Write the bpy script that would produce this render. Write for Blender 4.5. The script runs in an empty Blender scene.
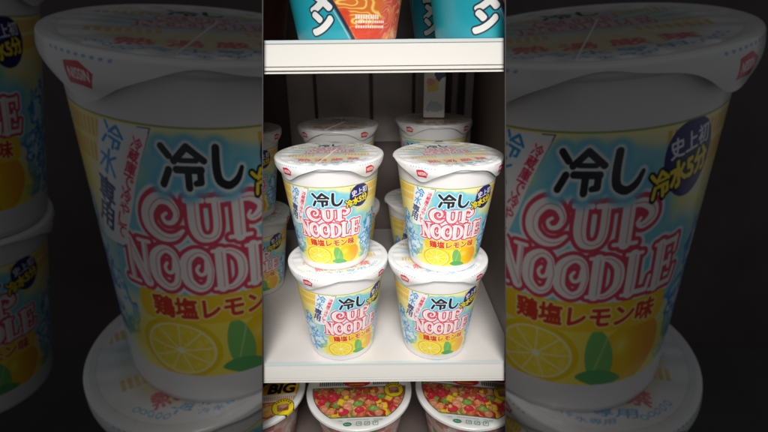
import bpy, bmesh, math, random
import numpy as np
from mathutils import Vector, Matrix

random.seed(7)
rng = np.random.default_rng(7)
S = bpy.context.scene
C = S.collection
R = math.radians

# ------------------------------------------------------------------ camera
PITCH, ROLL, CAMZ = R(21.80), R(-0.61), 0.3027
FWD = Vector((0, math.cos(PITCH), -math.sin(PITCH)))
UP0 = Vector((0, math.sin(PITCH), math.cos(PITCH)))
RT0 = Vector((1, 0, 0))
RT = RT0 * math.cos(ROLL) + UP0 * math.sin(ROLL)
UP = -RT0 * math.sin(ROLL) + UP0 * math.cos(ROLL)
EYE = Vector((0, 0, CAMZ))
cd = bpy.data.cameras.new('camera')
cd.sensor_width = 36
cd.lens = 442.8 / 768 * 36
cd.clip_start, cd.clip_end = 0.01, 100
cd.dof.use_dof = True
cd.dof.focus_distance = .40
cd.dof.aperture_fstop = 7.5
cam = bpy.data.objects.new('camera', cd)
C.objects.link(cam)
M = Matrix((RT, UP, -FWD)).transposed().to_4x4()
M.translation = EYE
cam.matrix_world = M
S.camera = cam

# ------------------------------------------------------------------ world and lamps
w = bpy.data.worlds.new('World')
S.world = w
w.use_nodes = True
bg = w.node_tree.nodes['Background']
bg.inputs[0].default_value = (0.95, 0.97, 1.0, 1)
bg.inputs[1].default_value = 0.088


def area(name, loc, aim, sx, sy, power, spread, col=(1, .97, .93)):
    l = bpy.data.lights.new(name, 'AREA')
    l.shape = 'RECTANGLE'
    l.size, l.size_y, l.energy, l.spread, l.color = sx, sy, power, R(spread), col
    o = bpy.data.objects.new(name, l)
    C.objects.link(o)
    o.location = loc
    o.rotation_euler = (Vector(aim) - Vector(loc)).to_track_quat('-Z', 'Y').to_euler()
    return o


area('shop_lamp', (0.02, -0.26, 0.80), (0, 0.38, 0.12), .50, .24, .84, 44)
area('front_fill', (0.0, -0.55, 0.54), (0, 0.38, 0.13), .40, .30, .26, 23)  # added narrow fill from behind the camera, softens shade under the lids
S.view_settings.view_transform = 'Standard'
S.view_settings.look = 'None'
S.view_settings.exposure = 0.0
S.view_settings.gamma = 1.0
S.render.engine = 'CYCLES'
S.cycles.use_denoising = True

# ------------------------------------------------------------------ helpers: objects
def tag(o, label=None, cat=None, group=None, kind=None):
    if label: o['label'] = label
    if cat: o['category'] = cat
    if group: o['group'] = group
    if kind: o['kind'] = kind
    return o


def empty(name, loc=(0, 0, 0), rz=0):
    o = bpy.data.objects.new(name, None)
    o.empty_display_size = .02
    C.objects.link(o)
    o.location = loc
    o.rotation_euler = (0, 0, rz)
    return o


def obj(name, bm, mats, parent=None, smooth=True, sharp=40):
    me = bpy.data.meshes.new(name)
    bm.normal_update()
    bm.to_mesh(me)
    bm.free()
    for m in (mats if isinstance(mats, (list, tuple)) else [mats]):
        me.materials.append(m)
    if smooth:
        me.polygons.foreach_set('use_smooth', [True] * len(me.polygons))
        me.set_sharp_from_angle(angle=R(sharp))
    o = bpy.data.objects.new(name, me)
    C.objects.link(o)
    o.parent = parent
    return o


def box(bm, x0, x1, y0, y1, z0, z1, bevel=0, mi=0):
    r = bmesh.ops.create_cube(bm, size=1)
    vs = r['verts']
    for v in vs:
        v.co = Vector((x0 + (v.co.x + .5) * (x1 - x0), y0 + (v.co.y + .5) * (y1 - y0), z0 + (v.co.z + .5) * (z1 - z0)))
    fs = {f for v in vs for f in v.link_faces}
    for f in fs: f.material_index = mi
    if bevel:
        es = list({e for v in vs for e in v.link_edges})
        bmesh.ops.bevel(bm, geom=es, offset=bevel, segments=2, affect='EDGES', profile=.6)


def lathe(bm, prof, seg=96, uvf=None, mi=0, cap0=False):
    """prof: list of (r, z); uvf(i, phi) -> uv. phi=0 faces -y, positive towards +x."""
    uvl = bm.loops.layers.uv.verify()
    rings = []
    for (r, z) in prof:
        rings.append([bm.verts.new((r * math.sin(2 * math.pi * k / seg), -r * math.cos(2 * math.pi * k / seg), z)) for k in range(seg)])
    for i in range(len(prof) - 1):
        for k in range(seg):
            k2 = (k + 1) % seg
            f = bm.faces.new((rings[i][k], rings[i][k2], rings[i + 1][k2], rings[i + 1][k]))
            f.material_index = mi
            if uvf:
                for l, (a, kk) in zip(f.loops, ((i, k), (i, k + 1), (i + 1, k + 1), (i + 1, k))):
                    l[uvl].uv = uvf(a, 2 * math.pi * kk / seg)
    if cap0:
        f = bm.faces.new(rings[0][::-1])
        f.material_index = mi
    return rings


# the rack's two flaring side planes (a shelf bay that widens towards its back)
HALF = 122 / 442.8
PL = []
for s in (-1, 1):
    n = (RT * s - FWD * HALF).normalized()     # outward normal
    PL.append((EYE.copy(), n))


def clip_tree(root, sides=(0, 1), inset=.0009):
    """trim a thing to the inside of the rack (it is cut off flush against the side panel)"""
    bpy.context.view_layer.update()
    for o in [root] + list(root.children_recursive):
        if o.type != 'MESH': continue
        me = o.data.copy()
        o.data = me
        mw = o.matrix_world
        inv = mw.inverted()
        bm = bmesh.new()
        bm.from_mesh(me)
        for s in sides:
            p, n = PL[s]
            pl = inv @ (p - n * inset)
            nl = (mw.to_3x3().transposed() @ n).normalized()
            bmesh.ops.bisect_plane(bm, geom=bm.verts[:] + bm.edges[:] + bm.faces[:], plane_co=pl, plane_no=nl, clear_outer=True)
        bm.to_mesh(me)
        bm.free()


def copy_tree(o, parent=None):
    c = o.copy()
    C.objects.link(c)
    c.parent = parent
    for ch in o.children: copy_tree(ch, c)
    return c


# ------------------------------------------------------------------ helpers: printed artwork (drawn in code)
class Art:
    def __init__(s, x0, x1, y0, y1, ppm, col):
        s.x0, s.y0, s.ppm = x0, y0, ppm
        s.W, s.H = int((x1 - x0) * ppm), int((y1 - y0) * ppm)
        xs = x0 + (np.arange(s.W) + .5) / ppm
        ys = y0 + (np.arange(s.H) + .5) / ppm
        s.X, s.Y = np.meshgrid(xs, ys)
        s.X = s.X.astype(np.float32); s.Y = s.Y.astype(np.float32)
        s.px = np.empty((s.H, s.W, 3), np.float32)
        s.px[:] = np.array(col) / 255.0

    def at(s, cx, cy, rad):              # a small window of the sheet, drawn in place
        q = object.__new__(Art)
        i0 = min(s.W - 2, max(0, int((cx - rad - s.x0) * s.ppm))); i1 = max(i0 + 2, min(s.W, int((cx + rad - s.x0) * s.ppm) + 1))
        j0 = min(s.H - 2, max(0, int((cy - rad - s.y0) * s.ppm))); j1 = max(j0 + 2, min(s.H, int((cy + rad - s.y0) * s.ppm) + 1))
        q.x0, q.y0, q.ppm, q.W, q.H = s.x0 + i0 / s.ppm, s.y0 + j0 / s.ppm, s.ppm, i1 - i0, j1 - j0
        q.X, q.Y, q.px, q.sl = s.X[j0:j1, i0:i1], s.Y[j0:j1, i0:i1], s.px[j0:j1, i0:i1], (slice(j0, j1), slice(i0, i1))
        return q

    def put(s, m, col):
        col = np.asarray(col, np.float32) / 255.0
        s.px += np.clip(m, 0, 1)[..., None] * (col - s.px)

    def edge(s, d):                      # signed distance in mm -> antialiased coverage
        return np.clip(.5 - d * s.ppm, 0, 1)

    def segs(s, polys, d=None):
        """distance field to polylines"""
        if d is None: d = np.full((s.H, s.W), 1e3, np.float32)
        for P in polys:
            for (ax, ay), (bx, by) in zip(P[:-1], P[1:]):
                m = 9
                i0 = max(0, int((min(ax, bx) - m - s.x0) * s.ppm)); i1 = min(s.W, int((max(ax, bx) + m - s.x0) * s.ppm) + 1)
                j0 = max(0, int((min(ay, by) - m - s.y0) * s.ppm)); j1 = min(s.H, int((max(ay, by) + m - s.y0) * s.ppm) + 1)
                if i1 <= i0 or j1 <= j0: continue
                X = s.X[j0:j1, i0:i1] - ax; Y = s.Y[j0:j1, i0:i1] - ay
                vx, vy = bx - ax, by - ay
                t = np.clip((X * vx + Y * vy) / (vx * vx + vy * vy + 1e-9), 0, 1)
                dd = np.hypot(X - t * vx, Y - t * vy)
                d[j0:j1, i0:i1] = np.minimum(d[j0:j1, i0:i1], dd)
        return d

    def ell(s, cx, cy, rx, ry, rot=0):
        c, sn = math.cos(R(rot)), math.sin(R(rot))
        X, Y = s.X - cx, s.Y - cy
        u, v = (X * c + Y * sn) / rx, (-X * sn + Y * c) / ry
        return (np.hypot(u, v) - 1) * min(rx, ry)

    def rect(s, cx, cy, hx, hy, rot=0, rad=0):
        c, sn = math.cos(R(rot)), math.sin(R(rot))
        X, Y = s.X - cx, s.Y - cy
        u, v = np.abs(X * c + Y * sn) - hx + rad, np.abs(-X * sn + Y * c) - hy + rad
        return np.hypot(np.maximum(u, 0), np.maximum(v, 0)) + np.minimum(np.maximum(u, v), 0) - rad

    def poly(s, P):
        d = None
        for (ax, ay), (bx, by) in zip(P, P[1:] + P[:1]):
            nx, ny = (by - ay), -(bx - ax)
            L = math.hypot(nx, ny)
            e = ((s.X - ax) * nx + (s.Y - ay) * ny) / L
            d = e if d is None else np.maximum(d, e)
        return d                          # counter-clockwise convex polygon

    def noise(s, cell, seed=0, oct=3):
        r = np.random.default_rng(seed)
        out = 0; amp = 1; tot = 0
        for k in range(oct):
            c = cell / 2 ** k
            nx, ny = int(s.W / s.ppm / c) + 3, int(s.H / s.ppm / c) + 3
            g = r.random((ny, nx)).astype(np.float32)
            u = (s.X - s.x0) / c; v = (s.Y - s.y0) / c
            i, j = u.astype(int), v.astype(int)
            fu, fv = u - i, v - j
            fu = fu * fu * (3 - 2 * fu); fv = fv * fv * (3 - 2 * fv)
            out = out + amp * ((g[j, i] * (1 - fu) + g[j, i + 1] * fu) * (1 - fv) + (g[j + 1, i] * (1 - fu) + g[j + 1, i + 1] * fu) * fv)
            tot += amp; amp *= .5
        return out / tot

    def _fft(s, m, pad, ker):
        ys, xs = np.nonzero(m > 0)
        out = np.zeros_like(m)
        if not len(ys): return out
        j0, j1, i0, i1 = ys.min(), ys.max() + 1, xs.min(), xs.max() + 1
        h, w_ = [int(2 ** math.ceil(math.log2(n + 2 * pad))) for n in (j1 - j0, i1 - i0)]
        b = np.zeros((h, w_), np.float32)
        b[pad:pad + j1 - j0, pad:pad + i1 - i0] = m[j0:j1, i0:i1]
        fy = np.fft.fftfreq(h)[:, None] * h; fx = np.fft.fftfreq(w_)[None] * w_
        c = np.fft.irfft2(np.fft.rfft2(b) * np.fft.rfft2(ker(np.hypot(fx, fy))), s=b.shape)
        a0, a1, b0, b1 = max(0, j0 - pad), min(m.shape[0], j1 + pad), max(0, i0 - pad), min(m.shape[1], i1 + pad)
        out[a0:a1, b0:b1] = c[a0 - j0 + pad:a1 - j0 + pad, b0 - i0 + pad:b1 - i0 + pad]
        return out

    def grow(s, m, mm):                  # widen a mask
        k = mm * s.ppm
        c = s._fft(m, int(k) + 3, lambda d: np.clip(k + .5 - d, 0, 1))
        return np.clip(c / max(1.0, .35 * k), 0, 1)

    def blur(s, m, mm):
        sg = mm * s.ppm
        return s._fft(m, int(3 * sg) + 2, lambda d: np.exp(-d * d / (2 * sg * sg)) / (2 * math.pi * sg * sg))

    def text(s, body, cx, cy, wd, ht, rot=0, bold=.03, vertical=False, shear=0, bend=0):
        if vertical:
            m = np.zeros((s.H, s.W), np.float32)
            n = len(body)
            for k, ch in enumerate(body):
                t = (n - 1) / 2 - k
                a = R(rot)
                m = np.maximum(m, s.text(ch, cx - math.sin(a) * t * ht / n, cy + math.cos(a) * t * ht / n, wd, ht / n * .95, rot, bold, shear=shear))
            return m
        cu = bpy.data.curves.new('lettering', 'FONT')
        cu.body = body; cu.resolution_u = 4
        o = bpy.data.objects.new('lettering', cu)
        me = o.to_mesh()
        me.calc_loop_triangles()
        v = np.array([x.co[:2] for x in me.vertices]); tr = np.array([t.vertices[:] for t in me.loop_triangles])
        o.to_mesh_clear()
        bpy.data.objects.remove(o); bpy.data.curves.remove(cu)
        lo, hi = v.min(0), v.max(0)
        v = (v - (lo + hi) / 2) / (hi - lo) * np.array([wd, ht])
        v[:, 0] += shear * v[:, 1]
        if bend: v[:, 1] += bend * (v[:, 0] / (wd / 2)) ** 2
        c, sn = math.cos(R(rot)), math.sin(R(rot))
        v = np.stack([cx + v[:, 0] * c - v[:, 1] * sn, cy + v[:, 0] * sn + v[:, 1] * c], 1)
        q = (v - np.array([s.x0, s.y0])) * s.ppm * 3
        i0, j0 = [int(max(0, math.floor(a / 3) - 2)) for a in q.min(0)]
        i1, j1 = int(min(s.W, q[:, 0].max() / 3 + 3)), int(min(s.H, q[:, 1].max() / 3 + 3))
        out = np.zeros((s.H, s.W), np.float32)
        if i1 <= i0 or j1 <= j0: return out
        b = np.zeros(((j1 - j0) * 3, (i1 - i0) * 3), bool)
        q = q - np.array([i0, j0]) * 3
        for a in tr:
            T = q[a]
            xa, ya = np.floor(T.min(0)).astype(int); xb, yb = np.ceil(T.max(0)).astype(int) + 1
            xa, ya = max(xa, 0), max(ya, 0); xb, yb = min(xb, b.shape[1]), min(yb, b.shape[0])
            if xb <= xa or yb <= ya: continue
            gx, gy = np.meshgrid(np.arange(xa, xb) + .5, np.arange(ya, yb) + .5)
            def e(p, r_): return (r_[0] - p[0]) * (gy - p[1]) - (r_[1] - p[1]) * (gx - p[0])
            e0, e1, e2 = e(T[0], T[1]), e(T[1], T[2]), e(T[2], T[0])
            b[ya:yb, xa:xb] |= ((e0 >= 0) & (e1 >= 0) & (e2 >= 0)) | ((e0 <= 0) & (e1 <= 0) & (e2 <= 0))
        out[j0:j1, i0:i1] = b.reshape(j1 - j0, 3, i1 - i0, 3).mean((1, 3))
        return s.grow(out, bold * ht * .9) if bold * ht * s.ppm > .5 else out

    def image(s, name):
        im = bpy.data.images.new(name, s.W, s.H)
        a = np.ones((s.H, s.W, 4), np.float32)
        a[..., :3] = np.clip(s.px, 0, 1)
        im.pixels.foreach_set(a.ravel())
        im.update()
        im.pack()
        return im


def arc(cx, cy, rx, ry, a0, a1, n=14):
    return [(cx + rx * math.cos(R(a0 + (a1 - a0) * k / n)), cy + ry * math.sin(R(a0 + (a1 - a0) * k / n))) for k in range(n + 1)]


def curve(pts, n=6):
    """smooth path through (x, y, weight) points"""
    out = []
    P = [pts[0]] + list(pts) + [pts[-1]]
    for k in range(len(pts) - 1):
        a, b, c, d = [np.array(p, float) for p in P[k:k + 4]]
        for t in np.linspace(0, 1, n, endpoint=False):
            out.append(tuple(.5 * (2 * b + (c - a) * t + (2 * a - 5 * b + 4 * c - d) * t * t + (3 * b - a - 3 * c + d) * t ** 3)))
    return out + [tuple(pts[-1])]


# glyph skeletons in a unit box: paths of (x, y, weight)
def ln(x0, y0, x1, y1, w): return [(x0, y0, w), (x1, y1, w)]


CURL = [(.80, .70, .5), (.74, .46, .45), (.57, .40, .4), (.47, .52, .38), (.55, .63, .34)]
GL = {
    'C': [curve([(.98, .24, .35), (.74, .05, .7), (.42, .05, 1.0), (.13, .30, 1.3), (.12, .68, 1.3), (.38, .94, 1.0), (.68, .93, .8), (.86, .70, .65), (.76, .46, .5), (.58, .42, .42), (.50, .56, .36), (.60, .66, .32)])],
    'U': [curve([(.22, .93, 1.2), (.22, .40, 1.2), (.32, .12, 1.0), (.52, .05, .8), (.70, .14, .8), (.78, .40, .85), (.78, .93, .85)]), ln(.02, .97, .46, .97, .42), ln(.58, .97, 1.0, .97, .42)],
    'P': [ln(.26, .05, .26, .94, 1.25), curve([(.26, .95, .5), (.60, .96, .75), (.88, .82, 1.0), (.88, .62, 1.0), (.66, .46, .7), (.52, .52, .4), (.58, .64, .32)]), ln(.0, .03, .56, .03, .42), ln(.0, .97, .3, .97, .42)],
    'N': [ln(.20, .06, .20, .94, .7), ln(.18, .92, .80, .08, 1.2), ln(.82, .08, .82, .94, .7), ln(-.04, .03, .44, .03, .42), ln(-.1, .98, .25, .96, .42), ln(.6, .97, 1.02, .97, .42)],
    'O': [curve([(.92, .5, .7), (.80, .84, .75), (.5, .95, .9), (.18, .78, 1.2), (.11, .5, 1.3), (.18, .22, 1.2), (.5, .05, .9), (.80, .16, .75), (.92, .5, .7)]), curve(CURL)],
    'D': [ln(.22, .06, .22, .94, 1.2), curve([(.22, .95, .5), (.55, .95, .7), (.85, .76, 1.0), (.92, .5, 1.1), (.85, .24, 1.0), (.55, .05, .7), (.22, .05, .5)]), ln(-.02, .03, .3, .03, .42), ln(-.02, .97, .3, .97, .42)],
    'L': [ln(.30, .06, .30, .94, 1.2), ln(.30, .06, .86, .06, .6), ln(.06, .97, .56, .97, .42), ln(.06, .03, .4, .03, .42), ln(.90, .04, .96, .36, .42)],
    'E': [ln(.25, .06, .25, .94, 1.2), ln(.25, .94, .86, .95, .6), ln(.25, .50, .66, .50, .55), ln(.25, .06, .88, .05, .6), ln(.88, .70, .92, 1.0, .42), ln(.70, .38, .70, .62, .42), ln(.92, .02, 1.0, .34, .42), ln(.02, .03, .3, .03, .42), ln(.02, .97, .3, .97, .42)],
}


def wsegs(A, P, d):
    for (ax, ay, aw), (bx, by, bw) in zip(P[:-1], P[1:]):
        q = A.at((ax + bx) / 2, (ay + by) / 2, 9 + max(abs(ax - bx), abs(ay - by)) / 2)
        vx, vy = bx - ax, by - ay
        t = np.clip(((q.X - ax) * vx + (q.Y - ay) * vy) / (vx * vx + vy * vy + 1e-9), 0, 1)
        dd = np.hypot(q.X - ax - t * vx, q.Y - ay - t * vy) - (aw + (bw - aw) * t)
        v = d[q.sl]
        np.minimum(v, dd, out=v)


def logo(A, halo=True, s=1.0, ox=0, oy=0, red=(220, 76, 102), white=(246, 240, 238), a=1.0):
    """the two-line wordmark: white Tuscan capitals with curls, red outlines and red counters"""
    d = np.full((A.H, A.W), 1e3, np.float32)
    cen = np.full((A.H, A.W), 1e3, np.float32)
    def place(word, x0, y0, wid, hei, gap, curve_, flare, hw):
        n = len(word)
        cw = wid / n
        for k, ch in enumerate(word):
            x = x0 + k * cw + gap / 2
            u = (x + cw / 2 - (x0 + wid / 2)) / (wid / 2)
            hh = hei * (1 + flare * u * u); yy = y0 + curve_ * u * u
            for P in GL[ch]:
                Q = [(ox + s * (x + p[0] * (cw - gap)), oy + s * (yy + p[1] * hh), p[2] * hw * s) for p in P]
                wsegs(A, Q, d)
                if max(p[2] for p in P) > .6:
                    wsegs(A, [(q[0] + .5 * s, q[1], .13 * s) for q in Q if q[2] > .55 * hw * s] or Q[:2], cen)
    place('CUP', -20, 52.6, 38.5, 11.6, .8, .3, .0, 1.5)
    place('NOODLE', -29, 36.0, 58.5, 13.4, .3, -.5, .22, 1.42)
    if halo:
        A.put(.95 * np.exp(-np.maximum(d - 1.6, 0) ** 2 / 12), (120, 202, 226))
        A.put(.95 * np.clip(1 - (d - 1.9 * s) / .5, 0, 1), (236, 240, 240))
    A.put(a * A.edge(d - 1.2 * s), red)
    A.put(a * A.edge(d), white)
    A.put(a * .75 * A.edge(cen), red)
    return d


REI = [ln(.03, .95, .19, .72, 1.0), ln(.03, .05, .17, .38, 1.0), ln(.60, .97, .30, .60, 1.0), ln(.60, .97, .97, .62, 1.0), ln(.44, .62, .80, .62, .75),
       ln(.34, .40, .90, .40, .95), [(.87, .40, .95), (.87, .12, .95), (.76, .09, .8)], ln(.60, .40, .60, .0, 1.0)]
SHI = [curve([(.20, .95, 1.05), (.17, .45, 1.1), (.24, .14, 1.1), (.50, .03, 1.0), (.76, .16, .9), (.92, .42, .6)])]
MIZU = [ln(.5, .98, .5, .04, 1.0), ln(.5, .04, .38, .12, .7), [(.08, .68, .8), (.38, .68, .8), (.08, .16, .7)], [(.88, .86, .7), (.56, .60, .8), (.95, .12, .9)]]


def strokes(A, glyph, cx, cy, wd, ht, hw, rot=0):
    d = np.full((A.H, A.W), 1e3, np.float32)
    c, sn = math.cos(R(rot)), math.sin(R(rot))
    for P in glyph:
        wsegs(A, [(cx + (p[0] - .5) * wd * c - (p[1] - .5) * ht * sn, cy + (p[0] - .5) * wd * sn + (p[1] - .5) * ht * c, p[2] * hw) for p in P], d)
    return d


K = 40 * math.pi / 180      # mm of print per degree round the cup


def lemon_slice(A, cx, cy, r, ry):
    A.put(A.edge(A.ell(cx, cy, r, ry)), (240, 206, 28))
    A.put(A.edge(A.ell(cx, cy, r * .86, ry * .86)), (252, 240, 170))
    rr = A.ell(cx, cy, r * .79, ry * .79)
    A.put(A.edge(rr), (250, 222, 62))
    for k in range(9):
        a = R(k * 40 + 8)
        A.put(.8 * A.edge(A.segs([[(cx, cy), (cx + r * .78 * math.cos(a), cy + ry * .78 * math.sin(a))]]) - .3) * (rr < 0), (254, 246, 190))
    A.put(.5 * np.clip((A.noise(1.3, 3, 2) - .5) * 4, 0, 1) * (rr < 0), (255, 240, 130))
    A.put(A.edge(A.ell(cx + .3, cy, 1.3, 1.1)), (254, 248, 205))


def cup_wrap():
    A = Art(-62.832, 62.832, 0, 103, 11, (231, 229, 229))
    prt = A.edge(np.maximum(7.5 - A.Y, A.Y - 84.3))
    base = A.px.copy()
    n1, n2 = A.noise(26, 1), A.noise(14, 2)
    A.put(np.ones_like(A.X), (249, 230, 132))
    A.put(np.clip((n1 - .48) * 5, 0, 1) * .7, (252, 243, 190))
    side = np.clip((np.abs(A.X) - 22) / 18, 0, 1) * np.clip((60 - A.Y) / 22, 0, 1)
    A.put(side * .92, (196, 228, 240))
    A.put(np.clip((n2 - .52) * 6, 0, 1) * .55 * np.clip((np.abs(A.X) - 12) / 20, 0, 1) * (A.Y < 66), (216, 236, 240))
    # orange tick rows near the top, as on the classic band
    for sx in (-1, 1):
        for k in range(16):
            x = sx * (19 + k * 2.2)
            for (y0, y1) in ((76.5, 82), (69, 74.5)):
                if sx > 0 or abs(x) > 34:
                    a = A.at(x, (y0 + y1) / 2, 5); a.put(.85 * a.edge(a.rect(x, (y0 + y1) / 2, .72, (y1 - y0) / 2)), (240, 178, 58))
    A.put(.9 * np.exp(-(np.maximum(A.ell(0, 73, 15, 6.5) + (n2 - .5) * 6, 0) / 3.0) ** 2), (126, 204, 226))
    A.put(.75 * np.exp(-(np.maximum(A.ell(1, 48, 30, 12) + (n2 - .5) * 8, 0) / 4.5) ** 2), (138, 208, 228))
    # ice splashes
    for sx, cx, cy in ((-1, -40, 26), (1, 37, 24), (-1, -48, 44), (1, 46, 42), (-1, -55, 16), (1, 55, 18)):
        W = A.at(cx, cy, 22)
        r = np.random.default_rng(int(abs(cx)))
        m = W.ell(cx, cy, 8.5, 11) + (W.noise(5, int(abs(cx)), 3) - .5) * 16
        W.put(.95 * W.edge(m), (58, 146, 212))
        W.put(.9 * W.edge(m + 2.0 + (W.noise(3, 5, 2) - .5) * 5), (132, 200, 236))
        W.put(.9 * W.edge(m + 4 + (W.noise(2.4, 9, 2) - .5) * 7), (228, 243, 250))
        for k in range(7):
            x, y = cx + r.normal(0, 6), cy + r.normal(0, 8)
            W.put(.9 * W.edge(W.rect(x, y, 1.5, 1.1, r.uniform(0, 90), .4)), (34, 112, 196))
            W.put(.9 * W.edge(W.rect(x - .3, y + .3, .8, .5, r.uniform(0, 90), .2)), (230, 244, 252))
    # lemons and leaf
    A.put(.95 * np.exp(-(np.maximum(A.ell(0, 14, 27, 10), 0) / 4) ** 2), (249, 228, 88))
    lemon_slice(A, -20 * K, 16.2, 14.5, 9.8)
    dl = A.ell(25 * K, 16.4, 12.5, 10.2, 20)
    A.put(A.edge(dl), (246, 202, 30))
    A.put(.9 * np.clip((A.X - 24 * K + (A.Y - 14) * .3) / 9, 0, 1) * A.edge(dl), (246, 164, 60))
    A.put(.7 * np.exp(-((A.X - 20 * K) ** 2 / 8 + (A.Y - 20) ** 2 / 7)) * A.edge(dl), (255, 238, 140))
    leaf = np.maximum(A.ell(9 * K - 3, 17, 8, 11, 30), A.ell(9 * K + 4.5, 16, 8, 12, 20))
    A.put(A.edge(leaf), (126, 190, 104))
    A.put(.8 * A.edge(A.segs([[(9 * K - 1.5, 8.5), (9 * K + 3, 24)]]) - .3) * (leaf < 0), (182, 218, 150))
    leaf2 = np.maximum(A.ell(12 * K, 7.5, 9, 5, -12), A.ell(11 * K, 12.2, 10, 5, -10))
    A.put(A.edge(leaf2), (96, 172, 100))
    # wordmark
    logo(A)
    # cold mark over it
    t = np.minimum(strokes(A, REI, -5.8, 72.8, 13.2, 11.8, 1.08), strokes(A, SHI, 7.4, 72.8, 10.4, 11.8, 1.14))
    A.put(np.clip(1 - (t - 1.2) / 2.4, 0, 1), (112, 196, 224))
    A.put(np.clip(1.3 - t / 1.0, 0, 1), (232, 240, 242))
    A.put(A.edge(t), (42, 44, 52))
    # flavour band
    A.put(.97 * A.edge(A.rect(1, 29.6, 27.5, 4.6, 0, 3)), (250, 206, 44))
    t = A.text('鶏塩レモン味', 1.5, 29.8, 45, 6.6, 0, .045)
    A.put(A.grow(t, .55), (252, 232, 150))
    A.put(t, (214, 66, 50))
    # slanting paper ribbon on the left
    Pq = [(-40.5, 46), (-29.5, 46), (-14.8, 83), (-33.5, 83)]
    q = A.poly(Pq)
    A.put(A.edge(q), (240, 242, 244))
    A.put(.8 * A.edge(np.abs(q) - .22) * (A.X > -38 + (A.Y - 46) * .38 + 5), (60, 70, 90))
    for ch, x, y, col in (('冷', -28.2, 78.4, (46, 152, 214)), ('水', -31.2, 70.2, (46, 152, 214)), ('専', -33.9, 61.8, (48, 56, 112)), ('用', -36.4, 54.2, (48, 56, 112))):
        if ch in '冷水': m = A.edge(strokes(A, REI if ch == '冷' else MIZU, x, y, 7.4, 7.6, .5, -17))
        else: m = A.text(ch, x, y, 7.4, 7.6, -17, .035)
        A.put(m, col)
    Pr = [(-32.6, 47), (-28.4, 47), (-15.6, 81), (-21.6, 81)]
    A.put(A.edge(A.poly(Pr)), (250, 236, 238))
    m = A.text('冷蔵庫で冷やして', -24.6, 64.6, 3.6, 32, -21, .03, vertical=True)
    A.put(m, (216, 50, 84))
    # navy badge on the right
    bx = 40 * K
    b = A.ell(bx, 73.6, 9.8, 10.8)
    A.put(A.edge(b), (44, 44, 112))
    m = A.text('史上初', bx - .3, 77.2, 15.5, 6.0, 10, .03)
    A.put(A.grow(m, .05), (236, 236, 244))
    m = np.maximum(A.text('水5分', bx + .6, 70.0, 15.2, 6.8, 12, .06), A.edge(strokes(A, REI, bx - 10.0, 67.6, 5.6, 6.4, .55, 12)))
    A.put(A.grow(m, .7), (24, 24, 40))
    A.put(m, (250, 224, 60))
    # printed area limits
    A.px = base + prt[..., None] * (A.px - base)
    A.put(.85 * A.edge(np.abs(A.Y - 84.1) - .38), (140, 166, 84))
    A.put(.35 * A.edge(np.abs(A.Y - .9) - .4), (150, 150, 160))
    return A.image('cup_wrap_print')


def lid_print():
    A = Art(-66, 66, -66, 66, 8, (230, 229, 228))
    r = np.hypot(A.X, A.Y)
    n = A.noise(22, 4)
    A.put(np.clip((37 - r) / 5, 0, 1) * .8, (210, 206, 194))
    A.put(np.clip((36 - r) / 5, 0, 1) * .45 * np.clip((n - .46) * 4, 0, 1), (220, 196, 124))
    A.put(.7 * np.exp(-(np.maximum(A.ell(0, 12, 27, 15), 0) / 5) ** 2), (166, 192, 200))
    for k in range(-12, 13):
        if abs(k) > 4:
            for y in (24, -8):
                W = A.at(k * 2.9, y, 7)
                W.put(.6 * W.edge(W.rect(k * 2.9, y, .9, 3.4)) * (np.hypot(W.X, W.Y) < 42), (214, 170, 70))
    logo(A, halo=False, s=.74, ox=0, oy=-27, red=(186, 104, 116), white=(214, 208, 204), a=.85)
    t = np.minimum(strokes(A, REI, -5.6, 29.5, 11, 10, .9), strokes(A, SHI, 5.8, 29.5, 9, 10, .9))
    A.put(np.clip(1.4 - t / .8, 0, 1) * .7, (200, 214, 216)); A.put(A.edge(t), (66, 68, 76))
    # front rows: red and blue print
    for k, ch in enumerate('熱湯厳禁'):
        x = -21 + k * 14
        y = -25.0 + .0035 * x * x
        m = A.text(ch, x, y, 10.6, 8.6, 0, .035)
        A.put(.72 * m, (206, 84, 104))
    for (y, wd, ht) in ((-34.4, 40, 4.6), (-40.2, 22, 2.8)):
        m = A.text('冷水専用', 0, y, wd, ht, 0, .03, bend=2.6)
        A.put(.8 * m, (92, 158, 200))
    for sx in (-1, 1):
        for k in range(5):
            aa = R(-90 + sx * (34 + k * 5))
            x, y = 40 * math.cos(aa), 40 * math.sin(aa)
            W = A.at(x, y, 4)
            W.put(.6 * W.edge(np.abs(W.ell(x, y, 1.4, 1.0, k * 40)) - .25), (92, 158, 200))
    A.put(.5 * A.edge(np.abs(r - 44.2) - .2), (206, 206, 204))
    # a blue printed squiggle and a red emblem on each corner flap
    for k in range(4):
        a = 45 + 90 * k
        cx, cy = 56.4 * math.cos(R(a)), 56.4 * math.sin(R(a))
        ro = a + 90 if a > 180 else a - 90
        ro = a + 90
        P = []
        for (ux, uy) in ((-5.2, -2.6), (4.2, -2.9), (5.6, 1.0), (.6, 3.1), (-5.6, 2.6)):
            c, sn = math.cos(R(ro)), math.sin(R(ro))
            P.append((cx + ux * c - uy * sn, cy + ux * sn + uy * c))
        A.put(A.edge(A.poly(P) - .3), (206, 44, 62))
        m = A.text('NISSIN', cx, cy, 8.6, 2.9, ro, .05)
        A.put(m, (244, 236, 236))
        for j in range(9):
            aa = a - 13 + j * 3.2
            rr = 51.4
            W = A.at(rr * math.cos(R(aa)), rr * math.sin(R(aa)), 2); W.put(.75 * W.edge(W.ell(rr * math.cos(R(aa)), rr * math.sin(R(aa)), .8, .5, aa * 3)), (110, 160, 200))
    return A.image('cup_lid_print')


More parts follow.
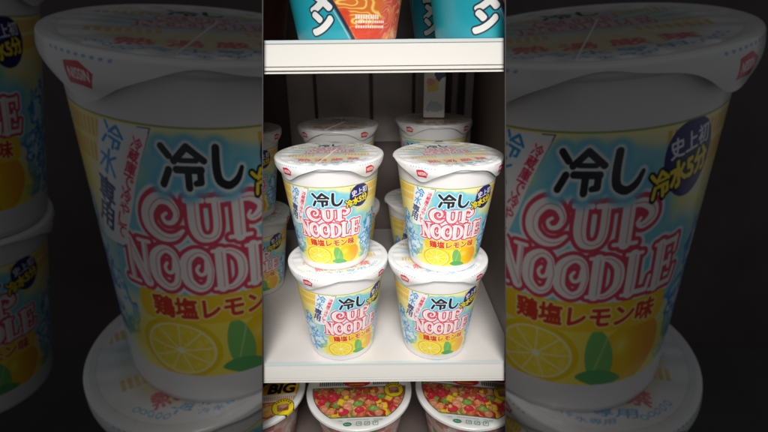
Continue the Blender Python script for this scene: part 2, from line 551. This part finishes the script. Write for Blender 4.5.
def food(A, mask, n, seed, cols, r0, r1, bgc):
    r = np.random.default_rng(seed)
    A.put(mask, bgc)
    A.put(mask * np.clip((A.noise(6, seed) - .45) * 4, 0, 1) * .6, (120, 40, 26))
    ys, xs = np.nonzero(mask > .5)
    for k in range(n):
        i = r.integers(len(xs))
        cx, cy = A.X[0, xs[i]], A.Y[ys[i], 0]
        c = np.array(cols[r.integers(len(cols))], float)
        ra = r.uniform(r0, r1)
        W = A.at(cx, cy, ra * 1.6 + 2); mk = mask[W.sl]
        if r.random() < .5: d = W.ell(cx, cy, ra, ra * r.uniform(.75, 1), r.uniform(0, 180))
        else: d = W.rect(cx, cy, ra * 1.05, ra * .8, r.uniform(0, 180), ra * .35)
        d = d + (W.noise(2.5, seed + k, 2) - .5) * 1.2
        W.put(mk * W.edge(d - .5), c * .72)
        W.put(mk * W.edge(d), c)
        W.put(mk * .65 * np.clip(-d / (ra * .8), 0, 1) * np.clip((W.noise(3, seed + 50 + k, 2) - .35) * 3, 0, 1), np.minimum(c * 1.25 + 40, 255))
        W.put(mk * .45 * W.edge(W.ell(cx - ra * .3, cy + ra * .35, ra * .22, ra * .15)), (255, 236, 214))


WARM = [(206, 112, 74), (222, 140, 104), (240, 170, 124), (122, 148, 66), (196, 92, 60), (232, 138, 92), (234, 150, 108), (206, 42, 58), (210, 50, 66), (242, 196, 44), (246, 204, 52), (206, 96, 60), (176, 184, 84), (232, 146, 96), (150, 62, 40)]


def seal(A, cx, cy, r):
    A = A.at(cx, cy, r + 3)
    A.put(A.edge(A.ell(cx, cy, r + .9, r + .9)), (60, 70, 30))
    A.put(A.edge(A.ell(cx, cy, r, r)), (246, 218, 30))
    for k in range(7):
        a = R(35 + k * 18)
        A.put(.9 * A.edge(A.rect(cx + (r - 2.2) * math.cos(a), cy + (r - 2.2) * math.sin(a), 1.1, .9, math.degrees(a) + 30)), (90, 60, 30))
    d = A.rect(cx, cy - .8, r * .55, r * .42, 8, 1.5)
    A.put(A.edge(d), (168, 104, 84))
    A.put(A.edge(A.poly([(cx - r * .5, cy + r * .05), (cx + r * .1, cy - r * .15), (cx + r * .5, cy + r * .2), (cx - r * .1, cy + r * .42)])), (206, 152, 130))
    A.put(.6 * A.edge(A.rect(cx + r * .3, cy - r * .3, r * .22, r * .2, 8)), (120, 66, 52))


def bowl_print(kind):
    A = Art(-68, 68, -68, 68, 7, (240, 240, 238))
    r = np.hypot(A.X, A.Y)
    inner = A.edge(r - 57.5)
    if kind == 0:     # stew picture with a ticked header
        m = inner * A.edge(np.maximum(A.Y - .5, -47 - A.Y))
        food(A, m, 190, 11, WARM, 2.6, 6.4, (190, 84, 56))
        A.put(.9 * A.edge(np.abs(np.maximum(np.maximum(r - 57.5, A.Y - .5), -47 - A.Y)) - .6), (56, 96, 66))
        for k in range(-19, 20):
            if abs(k) > 6: A.put(inner * A.edge(A.rect(k * 2.6, 7.5, .8, 3.2)), (50, 74, 60))
        A.put(inner * A.edge(A.ell(-3, 9, 17, 8)) * (A.Y > 1.4), (204, 40, 42))
        A.put(inner * A.edge(A.rect(-3, 5.6, 10, 1.3)), (240, 150, 60))
        A.put(inner * A.edge(13 - A.Y), (206, 44, 48))
        seal(A, 43, -5.5, 11.5)
        g = (54, 140, 104)
        A.put(A.edge(A.ell(-13, -57, 5.0, 3.2)), g)
        A.put(A.edge(A.rect(-13, -57, 3.0, .5)), (230, 240, 236))
        for k, x in enumerate((0, 9.5, 19)):
            A.put(A.edge(np.abs(A.rect(x, -56.5, 2.8, 2.8, 0, .6)) - .35), g)
            A.put(A.edge(A.rect(x + .3, -56.5 + .6, 1.5, .45, 30 * k)), g)
        for (x, y, l) in ((-4, -50.5, 9), (9, -50.6, 4), (23, -50.5, 6), (23, -52.3, 5), (-20, -51.5, 3)):
            for k in range(int(l * 1.6)):
                W = A.at(x - l + k * 1.25, y, 2); W.put(.7 * W.edge(W.rect(x - l + k * 1.25, y, .42, .6)), (110, 140, 130))
    else:             # yellow lid with large black lettering
        m = inner * A.edge(A.Y + 27)
        food(A, m, 75, 23, [(236, 190, 60), (240, 168, 70), (226, 130, 70), (246, 206, 110), (214, 90, 60), (238, 178, 96)], 5, 10, (220, 150, 50))
        top = inner * A.edge(-14 - A.Y)
        A.put(top, (248, 200, 30))
        for k in range(-22, 23): A.put(inner * A.edge(A.rect(k * 2.5, -20.5, .7, 3.2)), (226, 150, 70))
        A.put(inner * .9 * A.edge(np.abs(A.Y + 26.5) - .45), (80, 70, 40))
        t = A.text('BIG', 37, -4, 31, 15.5, 0, .055, shear=.15)
        A.put(A.grow(t, .3), (30, 26, 24))
        t = A.text('Y', 9, -1, 16, 22, 0, .06, shear=.2)
        A.put(A.grow(t, .7), (246, 244, 240)); A.put(A.grow(t, .2), (30, 26, 24))
        seal(A, 41, -35, 12.5)
        A.put(.9 * A.edge(np.abs(r - 57.5) - .4), (120, 100, 50))
    return A.image('bowl_lid_print')


def ramen_wrap():
    # base radius 42 mm, s in mm round the base, height to 120
    A = Art(-132, 132, 0, 120, 5, (30, 158, 176))
    A.put(np.clip((A.noise(30, 6) - .4) * 2, 0, 1) * .4, (44, 176, 190))
    lim = A.X - (-7 + (A.Y - 0) * -.55 + 12)         # slanting edge of the picture
    pic = A.edge(-lim) * A.edge(A.X - 60)
    A.put(pic, (226, 120, 52))
    nz = A.noise(13, 12, 2)
    A.put(pic * A.edge(np.abs(np.sin(nz * 26)) - .5), (246, 190, 84))
    A.put(pic * A.edge(np.abs(np.sin(nz * 26)) - .16), (252, 222, 140))
    A.put(pic * np.clip((A.noise(16, 19) - .52) * 9, 0, 1) * .85, (216, 62, 44))
    redz = pic * np.clip((A.X - 26) / 4, 0, 1)
    A.put(redz * .85, (226, 84, 80))
    A.put(redz * A.edge(np.abs(np.sin(A.noise(15, 77, 2) * 22)) - .42) * .8, (246, 168, 96))
    A.put(redz * np.clip((A.noise(9, 29) - .5) * 8, 0, 1) * .9, (246, 140, 90))
    A.put(redz * np.clip((A.noise(7, 39) - .6) * 9, 0, 1) * .8, (250, 214, 150))
    A.put(A.edge(np.abs(lim + .2) - 1.3), (48, 50, 66))
    A.put(A.edge(np.abs(lim + 3.0) - .5), (170, 190, 200))
    for k, ch in enumerate('ラーメン'):
        m = A.text(ch, -19 - (3 - k) * -1.0, 11.5 + (3 - k) * 15.5, 14.5, 14, 0, .11, shear=.12)
        A.put(A.grow(m, 1.5), (40, 52, 70)); A.put(A.grow(m, .35), (238, 240, 236))
    for j, (y, l) in enumerate(((16, 10), (12.5, 13), (9, 13))):
        for k in range(l): A.put(pic * .9 * A.edge(A.rect(7 + k * 1.9, y, .75, .95 if j else 1.6)), (250, 246, 240))
    for k in range(8): A.put(A.edge(A.rect(-44 + .0 * k, 33 + k * 2.2, .8, .8)), (220, 240, 240))
    return A.image('ramen_cup_print')


# ------------------------------------------------------------------ materials
def mat(name, col=(.8, .8, .8), rough=.5, spec=.5, img=None, bump=0, bscale=200, mottle=0, mscale=20, coat=0, metal=0):
    m = bpy.data.materials.new(name)
    m.use_nodes = True
    nt = m.node_tree
    b = nt.nodes['Principled BSDF']
    b.inputs['Base Color'].default_value = (*col, 1)
    b.inputs['Roughness'].default_value = rough
    b.inputs['Specular IOR Level'].default_value = spec
    b.inputs['Coat Weight'].default_value = coat
    b.inputs['Coat Roughness'].default_value = .12
    b.inputs['Metallic'].default_value = metal
    tc = nt.nodes.new('ShaderNodeTexCoord')
    src = None
    if img:
        t = nt.nodes.new('ShaderNodeTexImage')
        t.image = img
        t.interpolation = 'Cubic'
        nt.links.new(tc.outputs['UV'], t.inputs['Vector'])
        src = t.outputs['Color']
    if mottle:
        nz = nt.nodes.new('ShaderNodeTexNoise')
        nz.inputs['Scale'].default_value = mscale; nz.inputs['Detail'].default_value = 5
        nt.links.new(tc.outputs['Object'], nz.inputs['Vector'])
        mr = nt.nodes.new('ShaderNodeMapRange')
        mr.inputs['To Min'].default_value = 1 - mottle; mr.inputs['To Max'].default_value = 1 + mottle * .4
        nt.links.new(nz.outputs['Fac'], mr.inputs['Value'])
        mx = nt.nodes.new('ShaderNodeMix'); mx.data_type = 'RGBA'; mx.blend_type = 'MULTIPLY'
        mx.inputs[0].default_value = 1
        if src: nt.links.new(src, mx.inputs[6])
        else: mx.inputs[6].default_value = (*col, 1)
        nt.links.new(mr.outputs['Result'], mx.inputs[7])
        src = mx.outputs[2]
    if src: nt.links.new(src, b.inputs['Base Color'])
    if bump:
        nz = nt.nodes.new('ShaderNodeTexNoise')
        nz.inputs['Scale'].default_value = bscale; nz.inputs['Detail'].default_value = 3
        nt.links.new(tc.outputs['Object'], nz.inputs['Vector'])
        bp = nt.nodes.new('ShaderNodeBump')
        bp.inputs['Strength'].default_value = bump; bp.inputs['Distance'].default_value = .002
        nt.links.new(nz.outputs['Fac'], bp.inputs['Height'])
        nt.links.new(bp.outputs['Normal'], b.inputs['Normal'])
    return m


IMG_CUP, IMG_LID = cup_wrap(), lid_print()
IMG_STEW, IMG_BIG, IMG_RAMEN = bowl_print(0), bowl_print(1), ramen_wrap()
m_cup = mat('printed cup paper', img=IMG_CUP, rough=.32, bump=.16, bscale=28, coat=.45)
m_white = mat('white cup paper', (.76, .75, .75), .45)
m_lid = mat('printed lid film', img=IMG_LID, rough=.24, bump=.45, bscale=55, coat=.4)
m_wrap = mat('clear wrap seam', (.85, .85, .85), .15)
m_shelf = mat('cream painted steel', (.76, .72, .69), .36, mottle=.14, mscale=22, bump=.05, bscale=120)
m_rail = mat('cream price rail', (.78, .76, .72), .25, coat=.3, mottle=.03, mscale=14)
m_groove = mat('rail groove', (.16, .14, .12), .5)
m_clear = mat('glossy rail edge', (.62, .68, .68), .1, coat=.5)
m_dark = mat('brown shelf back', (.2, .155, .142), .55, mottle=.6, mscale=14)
m_side = mat('dark side steel', (.05, .045, .045), .5)
m_part = mat('grey brown upright', (.24, .19, .18), .5, mottle=.4, mscale=18)
m_bowl = mat('printed bowl side', (.6, .3, .25), .4)
m_ramen = mat('printed ramen cup paper', img=IMG_RAMEN, rough=.32, coat=.3)
m_stew = mat('printed stew bowl lid', img=IMG_STEW, rough=.3, bump=.1, bscale=60, coat=.2)
m_big = mat('printed big bowl lid', img=IMG_BIG, rough=.3, bump=.1, bscale=60, coat=.2)
m_redcup = mat('dark red cup paper', (.16, .03, .02), .4, mottle=.8, mscale=40)
m_wall = mat('dark shop wall', (.12, .095, .092), .8, mottle=.5, mscale=2)
m_floor = mat('dark shop floor', (.10, .09, .085), .7, mottle=.3, mscale=3)
m_tray = mat('dark tray', (.03, .026, .025), .6, mottle=.4, mscale=3)
# bowl side print: blotches of several inks
nt = m_bowl.node_tree
vz = nt.nodes.new('ShaderNodeTexVoronoi'); vz.inputs['Scale'].default_value = 95
tc = nt.nodes.new('ShaderNodeTexCoord'); nt.links.new(tc.outputs['Object'], vz.inputs['Vector'])
cr = nt.nodes.new('ShaderNodeValToRGB')
cr.color_ramp.interpolation = 'CONSTANT'
for k, (p, c) in enumerate(((0, (.7, .66, .62)), (.3, (.62, .25, .22)), (.5, (.7, .5, .4)), (.68, (.25, .32, .12)), (.8, (.66, .42, .38)))):
    e = cr.color_ramp.elements[k] if k < 2 else cr.color_ramp.elements.new(p)
    e.position = p; e.color = (*c, 1)
sx = nt.nodes.new('ShaderNodeSeparateColor'); nt.links.new(vz.outputs['Color'], sx.inputs[0])
nt.links.new(sx.outputs[0], cr.inputs[0]); nt.links.new(cr.outputs[0], nt.nodes['Principled BSDF'].inputs['Base Color'])

# ------------------------------------------------------------------ setting
def sheet(name, pts, m, kind='structure'):
    bm = bmesh.new()
    bm.faces.new([bm.verts.new(p) for p in pts])
    o = obj(name, bm, m, smooth=False)
    o['kind'] = kind
    return o


sheet('floor', [(-6, -2, -2.2), (6, -2, -2.2), (6, 4, -2.2), (-6, 4, -2.2)], m_floor)
bm = bmesh.new(); box(bm, -6, 6, 3.2, 3.35, -2.2, 3.5)
tag(obj('back_wall', bm, m_wall, smooth=False), kind='structure')

# ------------------------------------------------------------------ the shelf rack
def slab(bm, y0, y1, z0, z1, inset=.0016, xmax=None):
    """a board whose ends follow the rack's flaring sides"""
    def xs(y, z, s):
        p, n = PL[s]
        # solve n.(x,y,z - eye) = -inset for x
        return (-inset - n.y * (y - p.y) - n.z * (z - p.z)) / n.x + p.x
    v = {}
    for iy, y in enumerate((y0, y1)):
        for iz, z in enumerate((z0, z1)):
            v[0, iy, iz] = bm.verts.new((xs(y, z, 0), y, z))
            v[1, iy, iz] = bm.verts.new((min(xs(y, z, 1), xmax) if xmax else xs(y, z, 1), y, z))
    for q in (((0,0,0),(1,0,0),(1,0,1),(0,0,1)), ((1,1,0),(0,1,0),(0,1,1),(1,1,1)), ((0,0,1),(1,0,1),(1,1,1),(0,1,1)),
              ((0,1,0),(1,1,0),(1,0,0),(0,0,0)), ((0,1,0),(0,0,0),(0,0,1),(0,1,1)), ((1,0,0),(1,1,0),(1,1,1),(1,0,1))):
        bm.faces.new([v[k] for k in q])


YF, YB = .3588, .70
ZS = .3020
rack = empty('display_shelf', (0, .5, -2.2))
tag(rack, 'cream steel shelf rack holding the brightly lit noodle cups in the middle', 'shelf')


def part(name, bm, m, parent=rack, **k):
    o = obj(name, bm, m, parent, **k)
    o.matrix_parent_inverse = Matrix.Translation((0, -.5, 2.2)) if parent is rack else Matrix.Identity(4)
    return o


def shelf(z):
    bm = bmesh.new(); slab(bm, YF + .0025, YB - .003, z - .018, z)
    o = part('shelf_board', bm, m_shelf, smooth=False)
    bm = bmesh.new()
    slab(bm, YF, YF + .0023, z - .0183, z - .0022)
    r_ = part('price_rail', bm, m_rail, o, smooth=False)
    bm = bmesh.new(); slab(bm, YF - .0006, YF + .0024, z - .0020, z + .0004)
    part('rail_edge', bm, m_clear, o, smooth=False)
    bm = bmesh.new(); slab(bm, YF + .0008, YF + .0023, z - .0222, z - .0185)
    part('rail_groove', bm, m_groove, o, smooth=False)
    bm = bmesh.new(); slab(bm, YF - .0002, YF + .0020, z - .0212, z - .0190)
    slab(bm, YF - .0004, YF + .0022, z - .0236, z - .0224)
    part('rail_bead', bm, m_rail, o, smooth=False)
    return o


shelf(ZS)
shelf(0.0)
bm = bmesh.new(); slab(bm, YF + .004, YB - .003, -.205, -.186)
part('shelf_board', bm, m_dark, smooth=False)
bm = bmesh.new(); slab(bm, YB, YB + .004, -.30, .47)
part('back_panel', bm, m_dark, smooth=False)
for s in (0, 1):
    p, n = PL[s]
    bm = bmesh.new()
    vs = []
    for ins in (.0001, .0008):
        ring = []
        for (y, z) in ((YF - .006, -.30), (YB + .006, -.30), (YB + .006, .47), (YF - .006, .47)):
            x = (-ins - n.y * y - n.z * (z - p.z)) / n.x
            ring.append(bm.verts.new((x, y, z)))
        vs.append(ring)
    a, b = vs
    bm.faces.new(a); bm.faces.new(b[::-1])
    for k in range(4): bm.faces.new((a[k], b[k], b[(k + 1) % 4], a[(k + 1) % 4]))
    bmesh.ops.recalc_face_normals(bm, faces=bm.faces[:])
    part('side_panel', bm, m_side, smooth=False)
bm = bmesh.new(); box(bm, -.12, .12, .42, .68, -2.2, -.206, .004)
part('pedestal', bm, m_dark, smooth=False)
# upright partition at the right of the middle shelf, with slotted posts behind
bm = bmesh.new(); box(bm, .1305, .136, .372, YB - .004, .0006, ZS - .0240)
up = part('upright_panel', bm, m_part, smooth=False)
bm = bmesh.new()
for k, (x, wd) in enumerate(((.098, .007), (.113, .010))):
    box(bm, x, x + wd, .640 - k * .02, .650 - k * .02, .0006, ZS - .0240, .0012)
post = part('slotted_post', bm, mat('grey post', (.42, .37, .37), .4, mottle=.3, mscale=40), smooth=False)
bm = bmesh.new()
for k, (x0, x1) in enumerate(((-.145, -.105), (-.10, -.02), (-.015, .045), (.05, .095))):
    box(bm, x0, x1, YB - .008, YB - .0015, .14 + .006 * k, .268, .002)
part('back_slat', bm, mat('grey back slat', (.66, .58, .55), .4, mottle=.5, mscale=30), smooth=False)
bpy.context.view_layer.update()
for o in (up, post):
    o.parent = None
    o.matrix_world = Matrix.Identity(4)
    clip_tree(o)
    o.parent = rack
    o.matrix_parent_inverse = Matrix.Translation((0, -.5, 2.2))

# ------------------------------------------------------------------ noodle cups
RL = .0485


def cup_meshes(RLc, RB, H, vmap=((0, 1), (0, 1)), umap=((0, 1), (1, 1))):
    """wall, lid film and wrap seam of one cup as meshes, base at z = 0"""
    prof = [(RB - .004, .0035), (RB - .0035, .0005), (RB - .0008, 0), (RB, .0012)]
    top = H - .0042
    n = 16
    for k in range(n + 1):
        t = k / n
        z = .0022 + (top - .0022) * t
        prof.append((RB + (RLc - .0030 - RB) * (z / top) ** .96, z))
    for a in range(-60, 91, 30):
        prof.append((RLc - .0028 + .0020 * math.cos(R(a)) , H - .0026 + .0020 * math.sin(R(a))))
    bm = bmesh.new()
    hh = [float(np.interp(z / H, *vmap)) for _, z in prof]
    lathe(bm, prof, 112, lambda i, ph: (((ph + math.pi) % (2 * math.pi + 1e-6) - math.pi) / math.pi * float(np.interp(hh[i], *umap)) + .5, max(.001, min(.995, hh[i]))), cap0=True)
    wall = obj('cup_body', bm, m_cup, sharp=50)
    # lid film: flat disc, rolled rim and four hanging corner flaps
    bm = bmesh.new()
    uvl = bm.loops.layers.uv.verify()
    seg = 160
    sc = RLc / .0485
    rows = []
    info = []
    for rr in (.0001, .010, .020, .030, .038, .0435, .0440, .0465, .0475):
        rows.append(('t', rr * sc))
    ne = 11
    for k in range(ne): rows.append(('s', k / (ne - 1)))
    vr = []
    for typ, t in rows:
        ring = []
        for k in range(seg):
            ph = 2 * math.pi * k / seg
            if typ == 't':
                r = t
                z = H + (.0003 if t < .0438 * sc else .0009 * min(1, (t / sc - .0438) / .002)) - (0.0004 if t > .047 * sc else 0)
                wr = max(0, (t / sc - .018) / .026) * (1 if t < .0438 * sc else 0)
                z += sc * wr * (.00022 * math.sin(19 * ph + 2 * math.sin(3 * ph)) + .00018 * math.sin(31 * ph + t * 300) * math.sin(2 * ph + .7))
                un = r / sc
            else:
                cs, sn = abs(math.cos(ph)), abs(math.sin(ph))
                ext = .0513 / (cs ** 5.5 + sn ** 5.5) ** (1 / 5.5)
                ext += .0006 * math.sin(5 * ph + 1) + .0004 * math.sin(13 * ph)
                e = t * (ext - .0485)
                un = .0485 + e
                if e < .0030:
                    a = e / .0030 * math.pi / 2
                    r = RLc - .0006 + .0014 * math.sin(a)
                    z = H + .0004 - .0016 * (1 - math.cos(a))
                else:
                    q = e - .0030
                    slope = (RLc - RB) / H
                    flare = .07 * math.sin(min(1, q / .010) * math.pi) * .012
                    r = RLc + .0008 - q * slope * 1.15 + flare
                    z = H - .0012 - q
            ring.append((bm.verts.new((r * math.sin(ph), -r * math.cos(ph), z)), un, ph))
        vr.append(ring)
    for i in range(len(vr) - 1):
        for k in range(seg):
            q = [vr[i][k], vr[i + 1][k], vr[i + 1][(k + 1) % seg], vr[i][(k + 1) % seg]]
            f = bm.faces.new([a[0] for a in q])
            for l, a in zip(f.loops, q):
                l[uvl].uv = (.5 + a[1] * math.sin(a[2]) / .132, .5 - a[1] * math.cos(a[2]) / .132)
    bmesh.ops.recalc_face_normals(bm, faces=bm.faces[:])
    lid = obj('lid', bm, m_lid, sharp=60)
    bm = bmesh.new()
    N = 10
    pr = []
    for k in range(N + 1):
        t = k / N
        x = (.006 - .016 * t) * sc; y = (.012 - .052 * t) * sc
        ring = []
        for a in range(6):
            an = R(a * 60)
            ring.append(bm.verts.new((x + .00032 * sc * math.cos(an), y, H + .0006 + .00045 * sc * math.sin(an))))
        pr.append(ring)
    for k in range(N):
        for a in range(6):
            bm.faces.new((pr[k][a], pr[k][(a + 1) % 6], pr[k + 1][(a + 1) % 6], pr[k + 1][a]))
    bm.faces.new(pr[0]); bm.faces.new(pr[-1][::-1])
    bmesh.ops.recalc_face_normals(bm, faces=bm.faces[:])
    seam = obj('wrap_seam', bm, m_wrap)
    return wall, lid, seam


RB, H = .0322, .1029


def make_cup(RLc, RBc, Hc, *a):
    t = empty('noodle_cup')
    wall, lid, seam = cup_meshes(RLc, RBc, Hc, *a)
    wall.parent = t; lid.parent = t; seam.parent = lid
    return t


proto = make_cup(RL, RB, H)
used = []


def cup(x, y, z, label, spin=0, lidrot=0, group=None, seam=True, tilt=(0, 0)):
    o = proto if not used else copy_tree(proto)
    used.append(o)
    a = math.atan2(-x, y)
    o.location = (x, y, z)
    o.rotation_euler = (0, 0, a + R(spin))
    for ch in o.children:
        if ch.name.startswith('lid'):
            ch.rotation_euler = (0, 0, R(lidrot - spin))
    return tag(o, label, 'noodle cup', group or 'small noodle cups stacked on the lit shelf')


G = .0010
cup(-.0490, .3948, H + G, 'bright noodle cup on top of the left front stack', -5, -2)
cup(.0576, .3878, H + G, 'bright noodle cup on top of the right front stack, closest to the viewer', 10, 21)
cup(-.0459, .3943, .0004, 'noodle cup at the bottom of the left front stack, standing on cream shelf', 16, 9)
cup(.0525, .3934, .0004, 'noodle cup at the bottom of the right front stack, standing on cream shelf', 13, 9)
cup(-.0546, .5439, H + G, 'upper noodle cup behind the left front stack, only its lid showing', 4, -8)
cup(-.0546, .5439, .0004, 'lower noodle cup hidden in shade behind the left front stack', -8, 5)
cup(.0648, .5728, H + G, 'upper noodle cup behind the right front stack, lid and red emblem showing', -30, 10)
cup(.0500, .5640, .0004, 'lower noodle cup in shade behind the right front stack', 20, 30)
a_ = cup(-.1685, .5150, H + G, 'upper of two cropped noodle cups at the left end of the lit shelf', -6, 12)
b_ = cup(-.1675, .5150, .0004, 'lower of two cropped noodle cups at the left end of the lit shelf', 0, 20)
clip_tree(a_, (0,)); clip_tree(b_, (0,))
A = Art(-14, 14, 0, 68, 8, (232, 228, 222))
A.put(A.edge(A.rect(-2, 40, 8, 8, 0, 4) + (A.noise(6, 3) - .5) * 6), (226, 204, 96))
A.put(A.edge(A.rect(7, 53, 7, 5, 20, 3) + (A.noise(5, 4) - .5) * 6), (70, 80, 126))
A.put(A.edge(A.ell(-5, 44, 5, 4)), (220, 150, 150))
A.put(.6 * A.edge(A.ell(0, 14, 10, 7) + (A.noise(5, 6) - .5) * 6), (150, 176, 196))
m_pack = mat('printed packet', img=A.image('packet_print'), rough=.4)
bm = bmesh.new()
box(bm, -.0135, .0135, -.009, .009, 0, .066, .0015)
uvl = bm.loops.layers.uv.verify()
for f in bm.faces:
    for l in f.loops: l[uvl].uv = (l.vert.co.x / .028 + .5, l.vert.co.z / .068)
o = obj('small_packet', bm, m_pack, smooth=False)
o.location = (.0660, .5800, 2 * H + .0028); o.rotation_euler.z = R(-8)
tag(o, 'small white packet with yellow and navy print, standing on a rear cup lid', 'packet')

# ------------------------------------------------------------------ big dim cups left and right behind the rack
GRL, GRB, GH = .0462, .0440, .1430
gproto = make_cup(GRL, GRB, GH, ((0, .13, .235, .335, .445, .70, .735, .845, .862, 1), (0, .073, .165, .243, .347, .622, .648, .772, .818, 1)), ((0, .4, .62, .80, 1), (1, 1, 1.08, 1.2, 1.2)))
gused = []


def giant(rim, axis, scale, spin, lidrot, label, group='large dim noodle cups beside the lit shelf'):
    """rim: world position of the rim centre; axis: unit up axis of the cup"""
    o = gproto if not gused else copy_tree(gproto)
    gused.append(o)
    ax = Vector(axis).normalized()
    base = Vector(rim) - ax * GH * scale
    q = Vector((0, 0, 1)).rotation_difference(ax)
    face = math.atan2(-rim[0], rim[1])
    o.matrix_world = Matrix.Translation(base) @ q.to_matrix().to_4x4() @ Matrix.Rotation(face + R(spin), 4, 'Z') @ Matrix.Scale(scale, 4)
    for ch in o.children:
        if ch.name.startswith('lid'):
            ch.rotation_euler = (0, 0, R(lidrot - spin))
    return tag(o, label, 'noodle cup', group), base, ax


AL, AR = (.1281, -.1704, .977), (-.1222, -.1667, .9784)
SL, SR = 8.24, 8.49
_, bl, axl = giant(Vector((-.5037, 1.3661, .3524)) - UP * .022, AL, SL, -5, 3, 'big dim noodle cup filling the left side of the picture, top of its stack')
_, br, axr = giant(Vector((.5760, 1.3610, .3396)) - UP * .020, AR, SR, 11, 12, 'big dim noodle cup filling the right side of the picture, top of its stack')
_, bl2, _ = giant(bl - axl * .012 + Vector((-.10, -.10, 0)), AL, SL, 16, 9, 'big dim noodle cup at lower left, mostly its lid showing under the upper cup')
_, br2, _ = giant(br - axr * .012 + Vector((.085, -.09, 0)), AR, SR, 13, 9, 'big dim noodle cup at lower right, mostly its lid showing under the upper cup')

# left-hand neighbours of the big cups, cut by the picture's edge
AE = (.30, -.07, .95)
_, be, axe = giant((-1.805, 2.028, .661), AE, 8.28, 0, 10, 'big dim noodle cup at the far left border, upper of two, badge side showing')
giant(be - axe * .012, AE, 8.28, 0, 25, 'big dim noodle cup at the far left border, lower of two, pink lettering cropped')

# ------------------------------------------------------------------ ramen cups on the upper shelf
def make_ramen(m):
    t = empty('ramen_cup')
    prof = [(.0385, .003), (.0400, .0006), (.0412, 0), (.0420, .0012)]
    for k in range(1, 13): prof.append((.042 + .0192 * k / 12, .0012 + .1168 * k / 12))
    for a in range(-60, 121, 30): prof.append((.0612 + .0022 * math.cos(R(a)), .1190 + .0022 * math.sin(R(a))))
    hh = [z / .12 for _, z in prof]
    bm = bmesh.new()
    lathe(bm, prof, 96, lambda i, ph: ((ph + math.pi) % (2 * math.pi + 1e-6) / (2 * math.pi), max(.001, min(.999, hh[i]))), cap0=True)
    obj('cup_body', bm, m, t)
    bm = bmesh.new()
    lathe(bm, [(.0001, .1216), (.055, .1214), (.0625, .1216), (.0640, .1196), (.0640, .1160)], 96)
    obj('lid', bm, m_white, t)
    return t


g = 'tall cups on the upper shelf'
rc = make_ramen(m_ramen)
rc.location = (-.0300, .4128, ZS + .0006); rc.rotation_euler.z = math.atan2(.030, .4128)
tag(rc, 'teal ramen cup with white brush lettering, standing left on the upper shelf', 'ramen cup', g)
r2 = copy_tree(rc)
r2.location = (.0883, .4128, ZS + .0006); r2.rotation_euler.z = math.atan2(-.0883, .4128) + R(26)
tag(r2, 'teal ramen cup cropped at the right end of the upper shelf', 'ramen cup', g)
r3 = copy_tree(rc)
r3.location = (.0790, .5430, ZS + .0006); r3.rotation_euler.z = math.atan2(-.079, .543) - R(5)
tag(r3, 'shaded teal ramen cup standing behind the two bright teal ones', 'ramen cup', g)
r4 = make_ramen(m_redcup)
r4.location = (-.1500, .5300, ZS + .0006)
tag(r4, 'dark red cup in shade at the left end of the upper shelf', 'ramen cup', g)
clip_tree(r2, (1,)); clip_tree(r4, (0,))

# ------------------------------------------------------------------ bowls on the bottom shelf
def make_bowl(m):
    t = empty('noodle_bowl')
    Hb = .0812
    bm = bmesh.new()
    prof = [(.040, .002), (.0425, 0), (.045, .001), (.0475, .012), (.0560, .060), (.0580, .0745), (.0625, .0770), (.0645, .0785), (.0640, .0805)]
    lathe(bm, prof, 96, cap0=True)
    obj('bowl_body', bm, m_bowl, t)
    bm = bmesh.new()
    uvl = bm.loops.layers.uv.verify()
    pr = [(.0001, Hb + .0004), (.03, Hb + .0004), (.0575, Hb + .0003), (.0592, Hb + .0010), (.0640, Hb + .0008), (.0655, Hb - .0005), (.0657, Hb - .0035)]
    seg = 96; rings = []
    for (r, z) in pr:
        rings.append([bm.verts.new((r * math.sin(2 * math.pi * k / seg), -r * math.cos(2 * math.pi * k / seg), z)) for k in range(seg)])
    for i in range(len(pr) - 1):
        for k in range(seg):
            f = bm.faces.new((rings[i][k], rings[i + 1][k], rings[i + 1][(k + 1) % seg], rings[i][(k + 1) % seg]))
            for l in f.loops: l[uvl].uv = (.5 + l.vert.co.x / .136, .5 + l.vert.co.y / .136)
    bmesh.ops.recalc_face_normals(bm, faces=bm.faces[:])
    obj('lid', bm, m, t)
    return t


g = 'bowls on the bottom shelf'
ZB = -.1859
b1 = make_bowl(m_stew)
b1.location = (-.0334, .4373, ZB); b1.rotation_euler.z = math.atan2(.0334, .4373) * .5
tag(b1, 'white rimmed noodle bowl with a red stew picture, middle of the bottom shelf', 'noodle bowl', g)
b2 = copy_tree(b1)
b2.location = (.1031, .4373, ZB); b2.rotation_euler.z = R(-9)
tag(b2, 'white rimmed noodle bowl with a red stew picture, cropped at the right end', 'noodle bowl', g)
b3 = make_bowl(m_big)
b3.location = (-.1676, .4373, ZB); b3.rotation_euler.z = R(6)
tag(b3, 'yellow lidded noodle bowl with black BIG lettering on the bottom shelf', 'noodle bowl', g)
clip_tree(b2, (1,)); clip_tree(b3, (0,))
